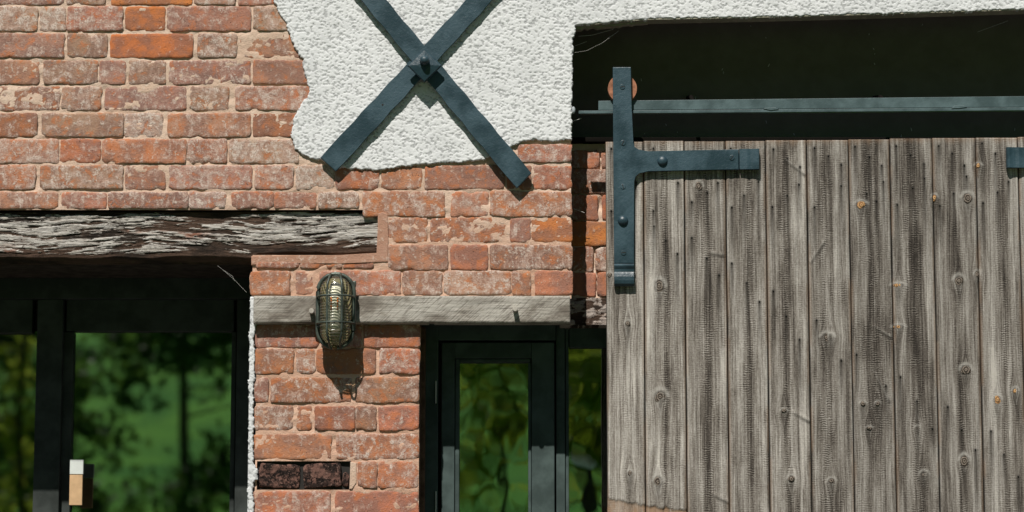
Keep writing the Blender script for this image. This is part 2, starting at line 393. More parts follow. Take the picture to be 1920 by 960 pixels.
# ------------------------------------------------------------------ the brick wall
PAL = {'g': (.35, .195, .145, 1.10), 'm': (.40, .190, .130, .98), 'r': (.45, .178, .105, .88), 'o': (.50, .165, .055, .55), 'w': (.42, .29, .24, 1.3)}
COURSES = [   # y0, y1, [(x0, x1, kind)]
    (-88, -43, [(-30, 70, 'm'), (77, 228, 'g'), (236, 306, 'm'), (314, 468, 'r'), (475, 600, 'g')]),
    (-38, 8, [(-30, 118, 'g'), (125, 196, 'g'), (209, 360, 'o'), (366, 440, 'g'), (447, 600, 'm')]),
    (13, 57, [(-80, 69, 'g'), (75, 123, 'w'), (127, 229, 'm'), (236, 309, 'o'), (314, 469, 'm'), (476, 600, 'g')]),
    (64, 107, [(-32, 119, 'g'), (127, 200, 'g'), (208, 361, 'o'), (371, 443, 'g'), (450, 600, 'm')]),
    (114, 157, [(-70, 72, 'm'), (82, 183, 'g'), (187, 235, 'g'), (242, 310, 'g'), (318, 469, 'g'), (475, 600, 'm')]),
    (163, 206, [(-36, 111, 'm'), (117, 189, 'g'), (197, 348, 'g'), (357, 428, 'g'), (442, 600, 'm')]),
    (213, 256, [(-74, 69, 'r'), (79, 231, 'g'), (235, 303, 'w'), (316, 469, 'm'), (475, 600, 'r')]),
    (262, 305, [(-40, 109, 'm'), (113, 187, 'r'), (192, 348, 'r'), (352, 424, 'm'), (431, 560, 'g')]),
    (311, 354, [(-80, 65, 'r'), (75, 230, 'g'), (236, 310, 'm'), (318, 471, 'g'), (479, 549, 'm'), (556, 626, 'w'), (629, 709, 'r'), (716, 790, 'r'), (797, 945, 'm'), (951, 996, 'r'), (1001, 1071, 'r')]),
    (361, 390, [(-42, 108, 'm'), (117, 199, 'm'), (204, 352, 'g'), (356, 422, 'w'), (435, 511, 'm'), (515, 592, 'm'), (598, 672, 'g')]),
    (360, 405, [(681, 833, 'r'), (847, 914, 'm'), (920, 1071, 'r')]),
    (272, 303, [(972, 1071, 'm')]),
    (409, 453, [(729, 800, 'r'), (808, 947, 'r'), (957, 994, 'm'), (998, 1072, 'o')]),
    (460, 505, [(729, 838, 'm'), (846, 914, 'r'), (920, 1072, 'm')]),
    (509, 552, [(470, 543, 'r'), (555, 586, 'm'), (601, 750, 'm'), (756, 828, 'm'), (833, 957, 'm'), (961, 994, 'r'), (1004, 1072, 'r')]),
    (492, 502, [(482, 560, 'r'), (563, 640, 'r'), (644, 700, 'r')]),
    (610, 650, [(480, 597, 'm'), (603, 676, 'm'), (683, 787, 'r')]),
    (655, 700, [(479, 550, 'r'), (557, 590, 'r'), (594, 703, 'r'), (713, 786, 'r')]),
    (709, 754, [(479, 503, 'm'), (508, 658, 'r'), (668, 785, 'm')]),
    (762, 806, [(477, 549, 'm'), (558, 583, 'r'), (591, 664, 'r'), (668, 704, 'm'), (711, 784, 'r')]),
    (815, 860, [(476, 620, 'r'), (631, 784, 'r')]),
    (866, 914, [(671, 706, 'r'), (710, 783, 'r')]),
    (922, 968, [(474, 619, 'r'), (629, 783, 'r')]),
    (974, 1018, [(474, 546, 'r'), (556, 700, 'r'), (710, 782, 'm')]),
    (1024, 1068, [(474, 619, 'r'), (629, 782, 'r')]),
]
# carry the courses on beyond the left edge of the picture
for y0, y1, row in COURSES:
    if row[0][0] < 0:
        x = row[0][0]; k = 0
        while x > -330:
            w = 150 if k % 2 else 72; row.insert(0, (x-7-w, x-7, random.choice('gmmr'))); x -= w+7; k += 1
def brick_mesh(w, h, seed, chip=True):
    rs = random.Random(seed); nx = max(3, int(w/.0085)); nz = max(3, int(h/.0085))
    us = np.concatenate([[-1, -1+.005/w], np.linspace(-1, 1, nx+1)[1:-1], [1-.005/w, 1]]); vs = np.concatenate([[-1, -1+.005/h], np.linspace(-1, 1, nz+1)[1:-1], [1-.005/h, 1]]); nx += 2; nz += 2; U, Vv = np.meshgrid(us, vs)
    X = U*w/2; Z = Vv*h/2
    so_ = seed*3.7
    # uneven outline
    inx = .0030*(fbm(Z/.02+so_, U*0+np.sign(U)*9, seed % 97, 3)-.35)*np.abs(U)**6
    inz = .0032*(fbm(X/.02+so_, Vv*0+np.sign(Vv)*9, seed % 89, 3)-.35)*np.abs(Vv)**6
    X = X - np.sign(U)*inx*2; Z = Z - np.sign(Vv)*inz*2
    # rounded corners
    c = np.clip((np.abs(U)*w/2 + np.abs(Vv)*h/2 - (w/2+h/2-.006))/.006, 0, 1)
    X -= np.sign(U)*c*.0022; Z -= np.sign(Vv)*c*.0022
    ed = np.minimum((1-np.abs(U))*w/2, (1-np.abs(Vv))*h/2)
    Y = .0014*(1-sst(0, .0030, ed)) + .0026*(fbm(X/.03+so_, Z/.03, seed % 83, 3)-.5) + .0022*(fbm(X/.011+so_, Z/.009, seed % 79, 3)-.5)
    for k in range(rs.choice((1, 1, 2, 3))):
        cx, cz = rs.choice((-1, 1, rs.uniform(-1, 1)))*w/2, rs.choice((-1, -1, 1))*h/2; r = rs.uniform(.008, .018)
        Y += .007*(1-sst(.2, 1, np.hypot(X-cx, (Z-cz)*1.3)/r))
    edge = 1-np.clip(ed/.007, 0, 1)
    V, F, A = grid_sheet(us, vs, Y, None, {'edge': edge}, None)
    V[:, 0] = X.ravel(); V[:, 2] = Z.ravel()
    n = nx+1; ring = list(range(0, n)) + [r*n+nx for r in range(1, nz+1)] + [nz*n+i for i in range(nx-1, -1, -1)] + [r*n for r in range(nz-1, 0, -1)]
    B = V[ring].copy(); B[:, 1] = .035; off = len(V)
    V = np.concatenate([V, B]); L = len(ring)
    q = [(ring[(i+1) % L], ring[i], off+i, off+(i+1) % L) for i in range(L)]
    A = {'edge': np.concatenate([A['edge'], np.ones(L)])}
    me = mesh_np('brick', V, [tuple(f) for f in F.tolist()]+q, A); me.materials.append(M['brick'])
    me.polygons.foreach_set('use_smooth', [True]*len(me.polygons)); return me
def place_bricks(parent, courses, d, seed0=0, jit=.002):
    k = seed0
    for y0, y1, row in courses:
        for x0, x1, kind in row:
            k += 1; rs = random.Random(k*7919)
            a, b, z0, z1 = rect(x0-2.0, x1+2.0, y0-1.9, y1+1.9, d)
            me = brick_mesh(b-a, z1-z0, k)
            o = link('brick', me, None, parent, loc=Vector(((a+b)/2, d+rs.uniform(-jit, jit), (z0+z1)/2)))
            o.rotation_euler = (rs.uniform(-.012, .012), rs.uniform(-.006, .006), rs.uniform(-.008, .008))
            p = PAL[kind]; f = rs.choice((.74, .84, .93, 1.0, 1.06, 1.12)); o.color = (p[0]*f, p[1]*f*rs.uniform(.96, 1.14), p[2]*f, min(1.4, max(0, p[3]+rs.uniform(-.28, .28))) if kind != 'o' else .5)
    return k
wall = thing('brick_wall', 'old red brick wall with pinkish mortar and a large patch of white roughcast render', 'wall', P(640, 960, .2))
XL = -420
def wall_mask(X, Z):
    def inr(x0, x1, y0, y1):
        a, b, z0, z1 = rect(x0, x1, y0, y1); return (X >= a) & (X <= b) & (Z >= z0) & (Z <= z1)
    return inr(XL, 1072, -200, 396) | inr(706, 1072, 390, 500) | inr(470, 1072, 476, 560) | (inr(477, 787, 540, 1110) & ~inr(483, 656, 866, 916))
a, b, z0, z1 = rect(XL, 1074, -200, 1110); st = .005
xs = np.arange(a, b, st); zs = np.arange(z0, z1, st); X, Z = np.meshgrid(xs, zs)
Y = .0018 + .0034*sst(.38, .72, fbm(X/.06, Z/.02, 11, 4)) + .0030*(fbm(X/.012, Z/.010, 21, 3)-.5)
sheet_obj('mortar_bed', xs, zs, Y, M['mortar'], wall, wall_mask(X, Z), {'pink': sst(P(0, 350).z, P(0, 520).z, Z)*.8+.2*sst(P(0, 150).z, P(0, 300).z, Z)})
core = MB()
def core_px(x0, x1, y0, y1, ya, yb): a, b, z0, z1 = rect(x0, x1, y0, y1); core.box(a, b, ya, yb, z0, z1)
core_px(XL, 1071.5, -200, 393, .016, .45); core_px(709, 1071, 394, 553, .0165, .45); core_px(472, 708, 483, 553.5, .017, .45)
a, b, z0, z1 = rect(479, 786, 555, 960); core.box(a, b, .0175, .45, .035, z1)
core.build('wall_core', M['reveal'], wall)
a, b, z0, z1 = rect(784, 796, 612, 1110, .13); MB().box(a, b, .13, .20, z0, z1, .003).build('reveal_fillet', M['reveal'], wall)
kk = place_bricks(wall, COURSES, 0.0)
# smooth mortar fillet round the end of the oak lintel
f = MB(); q = lambda x, y: (P(x, y).x, P(x, y).z)
f.prism([q(471, 497), q(471, 480), q(560, 479), q(640, 478), q(708, 476), q(709, 400), q(718, 397), q(727, 402), q(728, 450), q(727, 491), q(640, 494), q(560, 493)], -.001, .03, .003)
f.build('mortar_fillet', M['mortar_smooth'], wall)
f = MB(); f.prism([q(657, 866), q(668, 868), q(668, 905), q(660, 917), q(655, 917)], -.0005, .03, .002); f.build('mortar_fillet', M['mortar'], wall)
# two soot-black bricks set back in the pier
a, b, z0, z1 = rect(482, 658, 864, 918); MB().box(a, b, .0145, .03, z0, z1).build('joint_backing', M['nail'], wall)
for x0, x1, y0, y1, an in ((485, 562, 869, 915, .05), (567, 640, 868, 914, -.06), (642, 655, 885, 912, .1)):
    a, b, z0, z1 = rect(x0, x1, y0, y1); me = brick_mesh(b-a, z1-z0, int(x0)); me.materials.clear(); me.materials.append(M['char'])
    o = link('brick', me, None, wall, loc=Vector(((a+b)/2, .006, (z0+z1)/2))); o.rotation_euler = (.03, an, an)
# ------------------------------------------------------------------ roughcast render
def roughcast(name, poly_px, thick, parent, box_px, back=.012, d0=0.0, amp=.0015):
    poly = [q(x, y) for x, y in poly_px]
    a, b, z0, z1 = rect(*box_px); st = .0020
    xs = np.arange(a, b, st); zs = np.arange(z0, z1, st); X, Z = np.meshgrid(xs, zs)
    wob = .006*(fbm(X/.012, Z/.012, 41, 4, .65)-.5)*2
    sd = poly_sd(X, Z, poly) + wob
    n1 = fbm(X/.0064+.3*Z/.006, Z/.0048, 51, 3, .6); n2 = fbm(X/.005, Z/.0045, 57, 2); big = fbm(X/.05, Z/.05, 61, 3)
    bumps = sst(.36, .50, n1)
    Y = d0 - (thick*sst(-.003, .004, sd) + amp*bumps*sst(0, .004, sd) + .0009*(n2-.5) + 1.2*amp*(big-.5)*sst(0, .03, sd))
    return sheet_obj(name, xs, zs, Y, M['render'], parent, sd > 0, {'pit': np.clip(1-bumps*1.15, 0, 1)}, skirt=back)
PLASTER = [(480, -200), (500, -60), (512, 0), (527, 30), (540, 55), (550, 85), (566, 112), (573, 150), (580, 172), (566, 194), (549, 224), (545, 255), (552, 278), (574, 294), (600, 301), (638, 316), (710, 321), (760, 312), (800, 308),
           (860, 306), (911, 300), (921, 294), (942, 286), (962, 276), (978, 268), (1000, 263), (1040, 266), (1073, 264), (1074, 150), (1075, 72), (1081, 60), (1080, 49), (1110, 46), (1150, 42), (1215, 37), (1400, 34), (1600, 29), (1920, 19), (2330, 6), (2330, -200)]
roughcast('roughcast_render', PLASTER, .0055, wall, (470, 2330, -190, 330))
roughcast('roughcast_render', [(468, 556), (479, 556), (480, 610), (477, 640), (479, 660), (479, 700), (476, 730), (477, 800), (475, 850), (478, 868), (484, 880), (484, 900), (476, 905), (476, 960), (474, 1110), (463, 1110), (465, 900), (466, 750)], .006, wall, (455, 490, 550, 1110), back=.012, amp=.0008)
a, b, z0, z1 = rect(466.5, 473, 556, 960); MB().box(a, b, .0, .42, .035, z1, .002).build('reveal_render', M['reveal_white'], wall)
# wall above the big opening, with its cement soffit
co = MB(); pa = [(1072.5, 47), (1110, 47), (1150, 42), (1215, 37.5), (1400, 34), (1600, 29), (1920, 19), (2330, 6), (2330, -200), (1072.5, -200)]
co.prism([q(x, y) for x, y in pa], -.004, .052, 0); co.build('soffit_band', M['soffit'], wall)
rg = []
for i in range(24):
    x = 1078+i*6; rg.append((x, 47-(x-1078)*.06+random.uniform(2, 9)*(1-i/26)))
co = MB(); co.prism([q(1076, 30)]+[q(*p) for p in rg]+[q(1220, 30)], .020, .05); co.build('soffit_edge', M['soffit'], wall)
# recessed strip of wall behind the sliding door
rw = thing('recessed_wall', 'narrow recessed strip of orange-red brick wall between roughcast corner and sliding door', 'wall', P(1110, 600, .15))
place_bricks(rw, [(283, 314, [(1060, 1122, 'r'), (1129, 1230, 'm')]), (318, 362, [(1070, 1136, 'm'), (1143, 1230, 'm')]), (367, 412, [(1050, 1120, 'r'), (1130, 1230, 'r')]), (417, 460, [(1062, 1150, 'o'), (1158, 1230, 'r')]),
                  (464, 508, [(1060, 1111, 'r'), (1118, 1230, 'g')]), (512, 554, [(1060, 1116, 'r'), (1121, 1230, 'r')])], .15, 900)
a, b, z0, z1 = rect(1052, 1240, 269, 560, .15); xs = np.arange(a, b, .005); zs = np.arange(z0, z1, .005); X, Z = np.meshgrid(xs, zs)
sheet_obj('mortar_bed', xs, zs, .152+.010*sst(.35, .75, fbm(X/.06, Z/.03, 71, 4)), M['mortar'], rw)
MB().box(a, b, .166, .30, z0, z1).build('wall_core', M['reveal'], rw)

# ------------------------------------------------------------------ timbers
def oak_lintel():
    o = thing('lintel_beam', 'weathered oak lintel beam with flaking white paint and black cracks over wide opening', 'beam', P(350, 440, .2))
    a, b, z0, z1 = rect(XL, 709, 397, 492, .012); st = .0018
    xs = np.arange(a, b, st); zs = np.arange(z0, z1, st); X, Z = np.meshgrid(xs, zs)
    px = 960 + X/(PX*1.0); v = (Z-z0)/(z1-z0)             # v: 0 bottom, 1 top
    wv = .010*np.sin(X*9+1)+.018*(fbm(X/.20, Z/.12, 81, 3)-.5) + .022*np.exp(-((px-500)/60)**2)*(.6-v)
    g = fbm(X/.060, (Z+wv)/.0046, 91, 3, .55); g2 = fbm(X/.14, (Z+wv)/.014, 95, 3); pt = fbm(X/.10, Z/.045, 99, 4)
    # height of the lower arris: ragged, lower at the left, rising to the fillet at the right
    low = .06 + .07*fbm(X/.08, Z*0, 101, 3) + .10*sst(470, 485, px)
    crack = sst(.50, .36, g)*.62 + sst(.45, .31, g2)*.6 + sst(.55, .74, pt)*.40
    crack += sst(low+.14, low+.02, v)*1.0
    crack += np.exp(-((px-395)/55)**2)*sst(.72, .90, v)*1.1 + sst(560, 640, px)*sst(.34, .16, v-.05*np.sin(px/30))*1.0 + np.exp(-((px-415)/70)**2-((v-.30)/.08)**2)*.7
    crack += sst(.93, .985, v)*.6 + .02
    crack -= sst(440, 600, px)*sst(.20, .5, v)*.34
    crack = np.clip(crack, 0, 1)
    rust = np.clip(np.exp(-((px-360)/30)**2-((v-.55)/.09)**2) + np.exp(-((px-250)/70)**2-((v-.62)/.04)**2)*.8 + np.exp(-((px-15)/30)**2-((v-.2)/.12)**2)*.9 + np.exp(-((px-620)/60)**2-((v-.22)/.06)**2)*.5, 0, 1)*sst(.4, .6, fbm(X/.02, Z/.008, 105, 3))
    Y = .014 + .0042*crack - .001*g + .03*sst(low+.02, low-.10, v)
    sheet_obj('beam_face', xs, zs, Y, M['oak'], o, attrs={'crack': crack, 'rust': rust}, skirt=.06)
    MB().box(a, b-.003, .05, .44, z0+.012, z1).build('beam_body', M['oakdark'], o)
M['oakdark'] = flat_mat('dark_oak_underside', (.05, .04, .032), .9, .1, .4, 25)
oak_lintel()
def grey_lintel():
    o = thing('lintel_beam', 'pale grey sawn timber lintel plank behind the caged wall lamp', 'beam', P(770, 580, 0))
    a, b, z0, z1 = rect(475, 1071, 554, 606, -.03); st = .003
    xs = np.arange(a, b, st); zs = np.arange(z0, z1, st); X, Z = np.meshgrid(xs, zs); px = 960+X/PX/1.0; v = (Z-z0)/(z1-z0)
    e = np.minimum(np.minimum(X-a, b-X), np.minimum(Z-z0+.002*fbm(X/.03, Z*0, 7)-.001, z1-Z+.004*fbm(X/.10, Z*0, 9)-.002))
    Y = -.030 + .004*(1-sst(0, .006, e)) - .002*(fbm(X/.05, Z/.004, 111, 3)-.5) + .003*(fbm(X/.2, Z/.2, 115)-.5)
    st_ = np.exp(-((px-820)/20)**2-((v-.2)/.14)**2)*.8 + np.exp(-((px-905)/45)**2-((v-.85)/.2)**2)*.5 + np.exp(-((px-540)/40)**2-((v-.75)/.25)**2)*.45
    keep = e > -.0005
    sheet_obj('plank_face', xs, zs, Y, M['lintel'], o, keep, {'stain': np.clip(st_, 0, 1)}, skirt=.018)
    for x, y in ((584, 583), (966, 579)):
        p = P(x, y, -.05); MB().cyl((p.x, -.054, p.z), .0072, .026, 14, .0012).build('peg', M['peg'], o)
M['peg'] = flat_mat('pale_peg_wood', (.42, .39, .34), .8, .2, .2, 60)
grey_lintel()
def recess_lintel():
    o = thing('lintel_beam', 'cracked pale timber lintel end under recessed bricks beside sliding door', 'beam', P(1120, 590, .16))
    a, b, z0, z1 = rect(1050, 1300, 558, 610, .145); xs = np.arange(a, b, .003); zs = np.arange(z0, z1, .0025); X, Z = np.meshgrid(xs, zs)
    g = fbm(X/.028, Z/.012, 121, 4); cr = np.clip(sst(.55, .40, g) + np.exp(-((X-P(1120, 590, .15).x)/.007)**2)*.7, 0, 1)*.85
    sheet_obj('beam_face', xs, zs, .146+.003*cr-.001*g, M['oak'], o, attrs={'crack': cr*.8, 'rust': cr*0+.25}, skirt=.26)
recess_lintel()
bm_ = thing('lintel_beam', 'long black painted beam behind the door rail under white render', 'beam', P(1500, 250, .2))
a, b, z0, z1 = rect(1050, 2330, -120, 262, .25); MB().box(a, b, .25, .40, z0, z1, .006).build('beam_face', M['black'], bm_)
a, b, z0, z1 = rect(1050, 2330, 257, 266, .13); MB().box(a, b, .13, .30, z0, z1, .003).build('fillet', M['dead_black'], bm_)  # ledge added to cast shade on the top of the recessed bricks

# ------------------------------------------------------------------ the iron X
def anchor():
    o = thing('wall_anchor', 'dark teal iron X-shaped wall anchor with square plate on white render', 'wall anchor', P(796, 122, -.02))
    def bar(p0, p1, w, y0, y1, cuts=(0, 0)):
        a_, b_ = Vector((*q(*p0), 0)), Vector((*q(*p1), 0)); dr = (b_-a_).normalized(); nr = Vector((-dr.y, dr.x, 0))
        n = 26; L, Rr = [], []
        for i in range(n+1):
            t = a_.lerp(b_, i/n); k = w/2*(1+.035*math.sin(i*1.7+w*100)+.02*math.sin(i*4.1))*(.97+.12*i/n)
            L.append((t+nr*k)); Rr.append((t-nr*k))
        L[-1] += dr*cuts[0]; Rr[-1] += dr*cuts[1]
        return MB().prism([(p.x, p.y) for p in L]+[(p.x, p.y) for p in Rr[::-1]], y0, y1, .003)
    bar((655, -52), (983, 342), .056, -.027, -.015, (-.004, .003)).build('strap', M['teal'], o)
    bar((950, -52), (616, 311), .056, -.0235, -.012).build('strap', M['teal'], o)
    c = P(796, 122, -.06); h = .049
    m = MB(); ol = [(c.x, c.z+h), (c.x-h, c.z), (c.x, c.z-h), (c.x+h, c.z)]; il = [(c.x, c.z+h*.35), (c.x-h*.35, c.z), (c.x, c.z-h*.35), (c.x+h*.35, c.z)]
    A = [[m.bm.verts.new((x, y, z)) for x, z in o_] for o_, y in ((ol, -.047), (ol, -.053), ([(c.x+(x-c.x)*.92, c.z+(z-c.z)*.92) for x, z in ol], -.0555), (il, -.060))]
    for B0, B1 in zip(A, A[1:]):
        for k in range(4): m.bm.faces.new((B0[k], B0[(k+1) % 4], B1[(k+1) % 4], B1[k]))
    m.bm.faces.new(A[0]); m.bm.faces.new(A[-1])
    m.build('plate', M['teal'], o)
    m = MB(); m.prism([(c.x, c.z+h*.3), (c.x-h*.3, c.z), (c.x, c.z-h*.3), (c.x+h*.3, c.z)], -.0465, -.023); m.build('spacer', M['teal'], o)
    m = MB(); m.tube([(c.x, -.055, c.z+.012), (c.x, -.070, c.z+.0125), (c.x, -.078, c.z+.013), (c.x, -.080, c.z+.013)], .014, 14, rr=[.0145, .0135, .010, .003]); m.build('bolt', M['teal'], o, True)
    p = P(717, 195, -.034); MB().cyl((p.x, -.0242, p.z), .0028, .003, 10).build('bolt_hole', M['nail'], o)
anchor()

# ------------------------------------------------------------------ caged lamp
def lamp():
    c = P(629.5, 583, -.06); O = Vector((c.x, -.030, c.z))
    o = thing('wall_lamp', 'green-brown brass bulkhead lamp with ribbed glass in a wire cage', 'lamp', O)
    Mb = M['patina']; ra, L = .049, .054           # stadium: radius and half length of straight part
    def stad(r, n=14, dz=0): 
        pts = []
        for k in range(n+1): t = math.pi*k/n; pts.append((O.x+r*math.cos(t), O.z+L+r*math.sin(t)))
        for k in range(n+1): t = math.pi+math.pi*k/n; pts.append((O.x+r*math.cos(t), O.z-L+r*math.sin(t)))
        return pts
    m = MB(); m.prism(stad(.050), -.056, -.0285, .004); m.build('housing', Mb, o)
    m = MB(); m.tube([(x, -.060, z) for x, z in stad(.0515)], .0052, 8, True); m.build('rim', Mb, o, True)
    m = MB(); m.prism(stad(.0445), -.0585, -.0562); m.build('fill_plate', M['fill_plate'], o)  # pale plate added to brighten the inside of the glass
    y0, H = -.058, .058
    def dome(x, z, r):
        dz = max(abs(z)-L, 0); s = math.hypot(x, dz)/r; return y0 - H*math.sqrt(max(0, 1-min(1, s)**2))**.8
    # ribbed glass: rings of the stadium at growing depth
    V, F = [], []; nr, na = 16, 96
    for j in range(nr+1):
        th = math.pi/2*j/nr; r = .0455*math.cos(th); yy = y0-H*.93*math.sin(th)**.8
        st_ = []
        for k in range(na):
            t = k/na; per = 2*math.pi*max(r, .0001)
            tot = per+4*L; s = t*tot
            if s < 2*L: x, z, nx_, nz_ = r, -L+s, 1, 0
            elif s < 2*L+per/2: an = (s-2*L)/max(r, .0001); x, z, nx_, nz_ = r*math.cos(an), L+r*math.sin(an), math.cos(an), math.sin(an)
            elif s < 4*L+per/2: x, z, nx_, nz_ = -r, L-(s-2*L-per/2), -1, 0
            else: an = (s-4*L-per/2)/max(r, .0001); x, z, nx_, nz_ = -r*math.cos(an), -L-r*math.sin(an), -math.cos(an), -math.sin(an)
            V.append((x, yy, z))
        for k in range(na):
            if j < nr: F.append((j*na+k, j*na+(k+1) % na, (j+1)*na+(k+1) % na, (j+1)*na+k))
    me = mesh_np('glass_cover', V, F); g = link('glass_cover', me, M['lampglass'], o, loc=O+Vector((0, .030, 0)), smooth=True)
    m = MB()
    for sx in (-.0205, .0205):
        pts = []
        for i in range(29):
            z = (L+.049)*(-1+2*i/28); x = sx*(1-.30*sst(.6, 1, np.array(abs(z)/(L+.049))).item()); pts.append((O.x+x, dome(x, z, .0515)-.004, O.z+z))
        m.tube(pts, .0034, 7)
    for z in (-.037, .038):
        pts = [(O.x+.0515*math.cos(math.pi*k/18), dome(.0515*math.cos(math.pi*k/18), z, .0515)-.005, O.z+z) for k in range(19)]
        m.tube(pts, .0030, 7)
    m.build('cage', Mb, o, True)
    m = MB(); m.tube([(O.x, -.081, O.z-.062), (O.x, -.082, O.z-.05), (O.x, -.082, O.z+.035), (O.x, -.082, O.z+.055), (O.x, -.081, O.z+.065)], .019, 16, rr=[.008, .021, .0235, .021, .014]); bl = m.build('bulb', M['bulb'], o, True)
    m = MB()
    for sx in (-.010, .008): m.tube([(O.x+sx, -.1045, O.z-.002), (O.x+sx, -.1035, O.z+.034)], .0022, 6)
    m.build('filament', M['amber'], bl, True)
    MB().cyl((O.x, -.085, O.z+.064), .016, .03, 16, .002).build('bulb_cap', M['chrome'], bl, True)
    m = MB(); m.box(O.x-.006, O.x+.013, -.064, -.04, O.z+.098, O.z+.110, .003); m.build('lug', Mb, o)
    m = MB(); m.box(O.x+.042, O.x+.056, -.056, -.034, O.z+.070, O.z+.086, .003); m.build('lug', Mb, o)
    m = MB(); m.dome((O.x-.002, -.066, O.z-.103), .008, .012, 12); m.build('screw', M['brass'], o, True)
M['patina'] = flat_mat('green_brown_patina', (.060, .075, .062), .45, .5, .45, 45, .35)
M['fill_plate'] = flat_mat('cream_fill_plate', (.26, .235, .14), .5, .4, .2)
M['brass'] = flat_mat('dull_brass', (.14, .11, .05), .45, .5, .3, 60, .6)
M['chrome'] = flat_mat('bulb_cap_metal', (.5, .5, .55), .2, .5, .1, 60, .9)
M['bulb'] = flat_mat('frosted_bulb_glass', (.90, .90, .87), .25, .5, .05)
M['amber'] = flat_mat('amber_filament', (.75, .22, .04), .5, .3, .1)
def lamp_glass():
    t = NT('ribbed_lamp_glass'); out = t.n['Material Output']; t.n.remove(t.b)
    v = t.coord(False); s_ = t.node('ShaderNodeSeparateXYZ'); t.set(s_.inputs[0], v)
    w = t.math('SINE', t.math('MULTIPLY', s_.outputs[2], 2*math.pi/.0078))
    b = t.node('ShaderNodeBump'); t.set(b.inputs['Height'], w); b.inputs['Strength'].default_value = 1; b.inputs['Distance'].default_value = .0009
    gl = t.node('ShaderNodeBsdfGlossy'); gl.inputs['Roughness'].default_value = .12; t.t.links.new(b.outputs[0], gl.inputs['Normal'])
    tr = t.node('ShaderNodeBsdfTransparent'); tr.inputs[0].default_value = (.93, .92, .82, 1)
    df = t.node('ShaderNodeBsdfDiffuse'); df.inputs[0].default_value = (.74, .70, .56, 1); t.t.links.new(b.outputs[0], df.inputs['Normal'])
    m1 = t.node('ShaderNodeMixShader'); t.set(m1.inputs[0], t.step(w, -.1, .9, .01, .13)); t.t.links.new(tr.outputs[0], m1.inputs[1]); t.t.links.new(df.outputs[0], m1.inputs[2])
    m2 = t.node('ShaderNodeMixShader'); fr = t.node('ShaderNodeFresnel'); fr.inputs[0].default_value = 1.4; t.t.links.new(b.outputs[0], fr.inputs['Normal'])
    t.t.links.new(fr.outputs[0], m2.inputs[0]); t.t.links.new(m1.outputs[0], m2.inputs[1]); t.t.links.new(gl.outputs[0], m2.inputs[2])
    t.t.links.new(m2.outputs[0], out.inputs['Surface']); return t.m
M['lampglass'] = lamp_glass()
lamp()

# ------------------------------------------------------------------ glazed doors
def fbox(parent, name, x0, x1, y0, y1, d, dep, mat='frame', bev=.003):
    a, b, z0, z1 = rect(x0, x1, y0, y1, d); return MB().box(a, b, d, d+dep, z0, z1, bev).build(name, M[mat], parent)
def pane(parent, x0, x1, y0, y1, d, mat):
    a, b, z0, z1 = rect(x0, x1, y0, y1, d); return MB().box(a, b, d, d+.006, z0, z1).build('pane', M[mat], parent)
gd = thing('glazed_door', 'dark painted glazed door with side light under the grey lintel', 'door', P(960, 960, .22))
BT = 1250
fbox(gd, 'frame', 790, 821, 590, BT, .20, .10); fbox(gd, 'frame', 821.5, 1042, 590, 638, .201, .10); fbox(gd, 'frame', 1043, 1060, 590, BT, .217, .10); fbox(gd, 'frame', 1061, 1067, 590, BT, .221, .09)
fbox(gd, 'frame', 1067.5, 1330, 590, 651, .219, .09); fbox(gd, 'frame', 1300, 1330, 652, BT, .22, .09)
fbox(gd, 'stile', 827, 852, 642, BT, .203, .06); fbox(gd, 'stile', 997, 1040, 642, BT, .202, .06)
fbox(gd, 'rail', 852.5, 996.5, 642, 672, .204, .06)
fbox(gd, 'glazing_bead', 853, 861, 673, BT, .209, .04); fbox(gd, 'glazing_bead', 861.5, 995, 673, 679, .2095, .04); fbox(gd, 'glazing_bead', 990.5, 996.4, 680, BT, .210, .03)
pane(gd, 861, 994, 679, BT, .232, 'glass_wavy'); pane(gd, 1067, 1302, 651, BT, .245, 'glass_wavy')
for y0, y1 in ((714, 756), (921, 965)): fbox(gd, 'hinge', 816.5, 818.3, y0, y1, .192, .008, 'hinge', .0003)

pd = thing('patio_door', 'dark framed wide glazed doors deep under the flaking oak lintel', 'door', P(250, 960, .47))
DD = .47
fbox(pd, 'frame', XL, 480, 470, 560, DD-.02, .10, 'frame_shaded'); fbox(pd, 'frame', 440, 480, 561, BT, DD-.015, .10, 'frame_shaded')
fbox(pd, 'stile', 430, 439, 622, BT, DD+.01, .06, 'frame_shaded'); fbox(pd, 'rail', 124, 439, 561, 621, DD+.011, .06, 'frame_shaded'); fbox(pd, 'stile', 112, 131, 622, BT, DD+.012, .06, 'frame_shaded')
fbox(pd, 'frame', 62, 111, 561, BT, DD-.01, .10, 'frame_shaded'); fbox(pd, 'rail', XL, 61, 561, 624, DD+.008, .06, 'frame_shaded'); fbox(pd, 'frame', -260, -200, 625, BT, DD-.01, .09, 'frame_shaded')
pane(pd, 130, 431, 620, BT, DD+.035, 'glass'); pane(pd, -205, 63, 622, BT, DD+.036, 'glass')
# rooms behind the glass
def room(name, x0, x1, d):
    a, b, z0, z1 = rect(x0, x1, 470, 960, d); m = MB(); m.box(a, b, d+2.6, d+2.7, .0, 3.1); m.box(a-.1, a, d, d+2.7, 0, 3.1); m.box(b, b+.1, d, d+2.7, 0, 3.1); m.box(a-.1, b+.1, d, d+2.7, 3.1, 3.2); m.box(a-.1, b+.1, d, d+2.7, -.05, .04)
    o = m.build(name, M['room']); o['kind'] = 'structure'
room('dark_room', XL, 490, .58); room('dark_room', 770, 1400, .34)
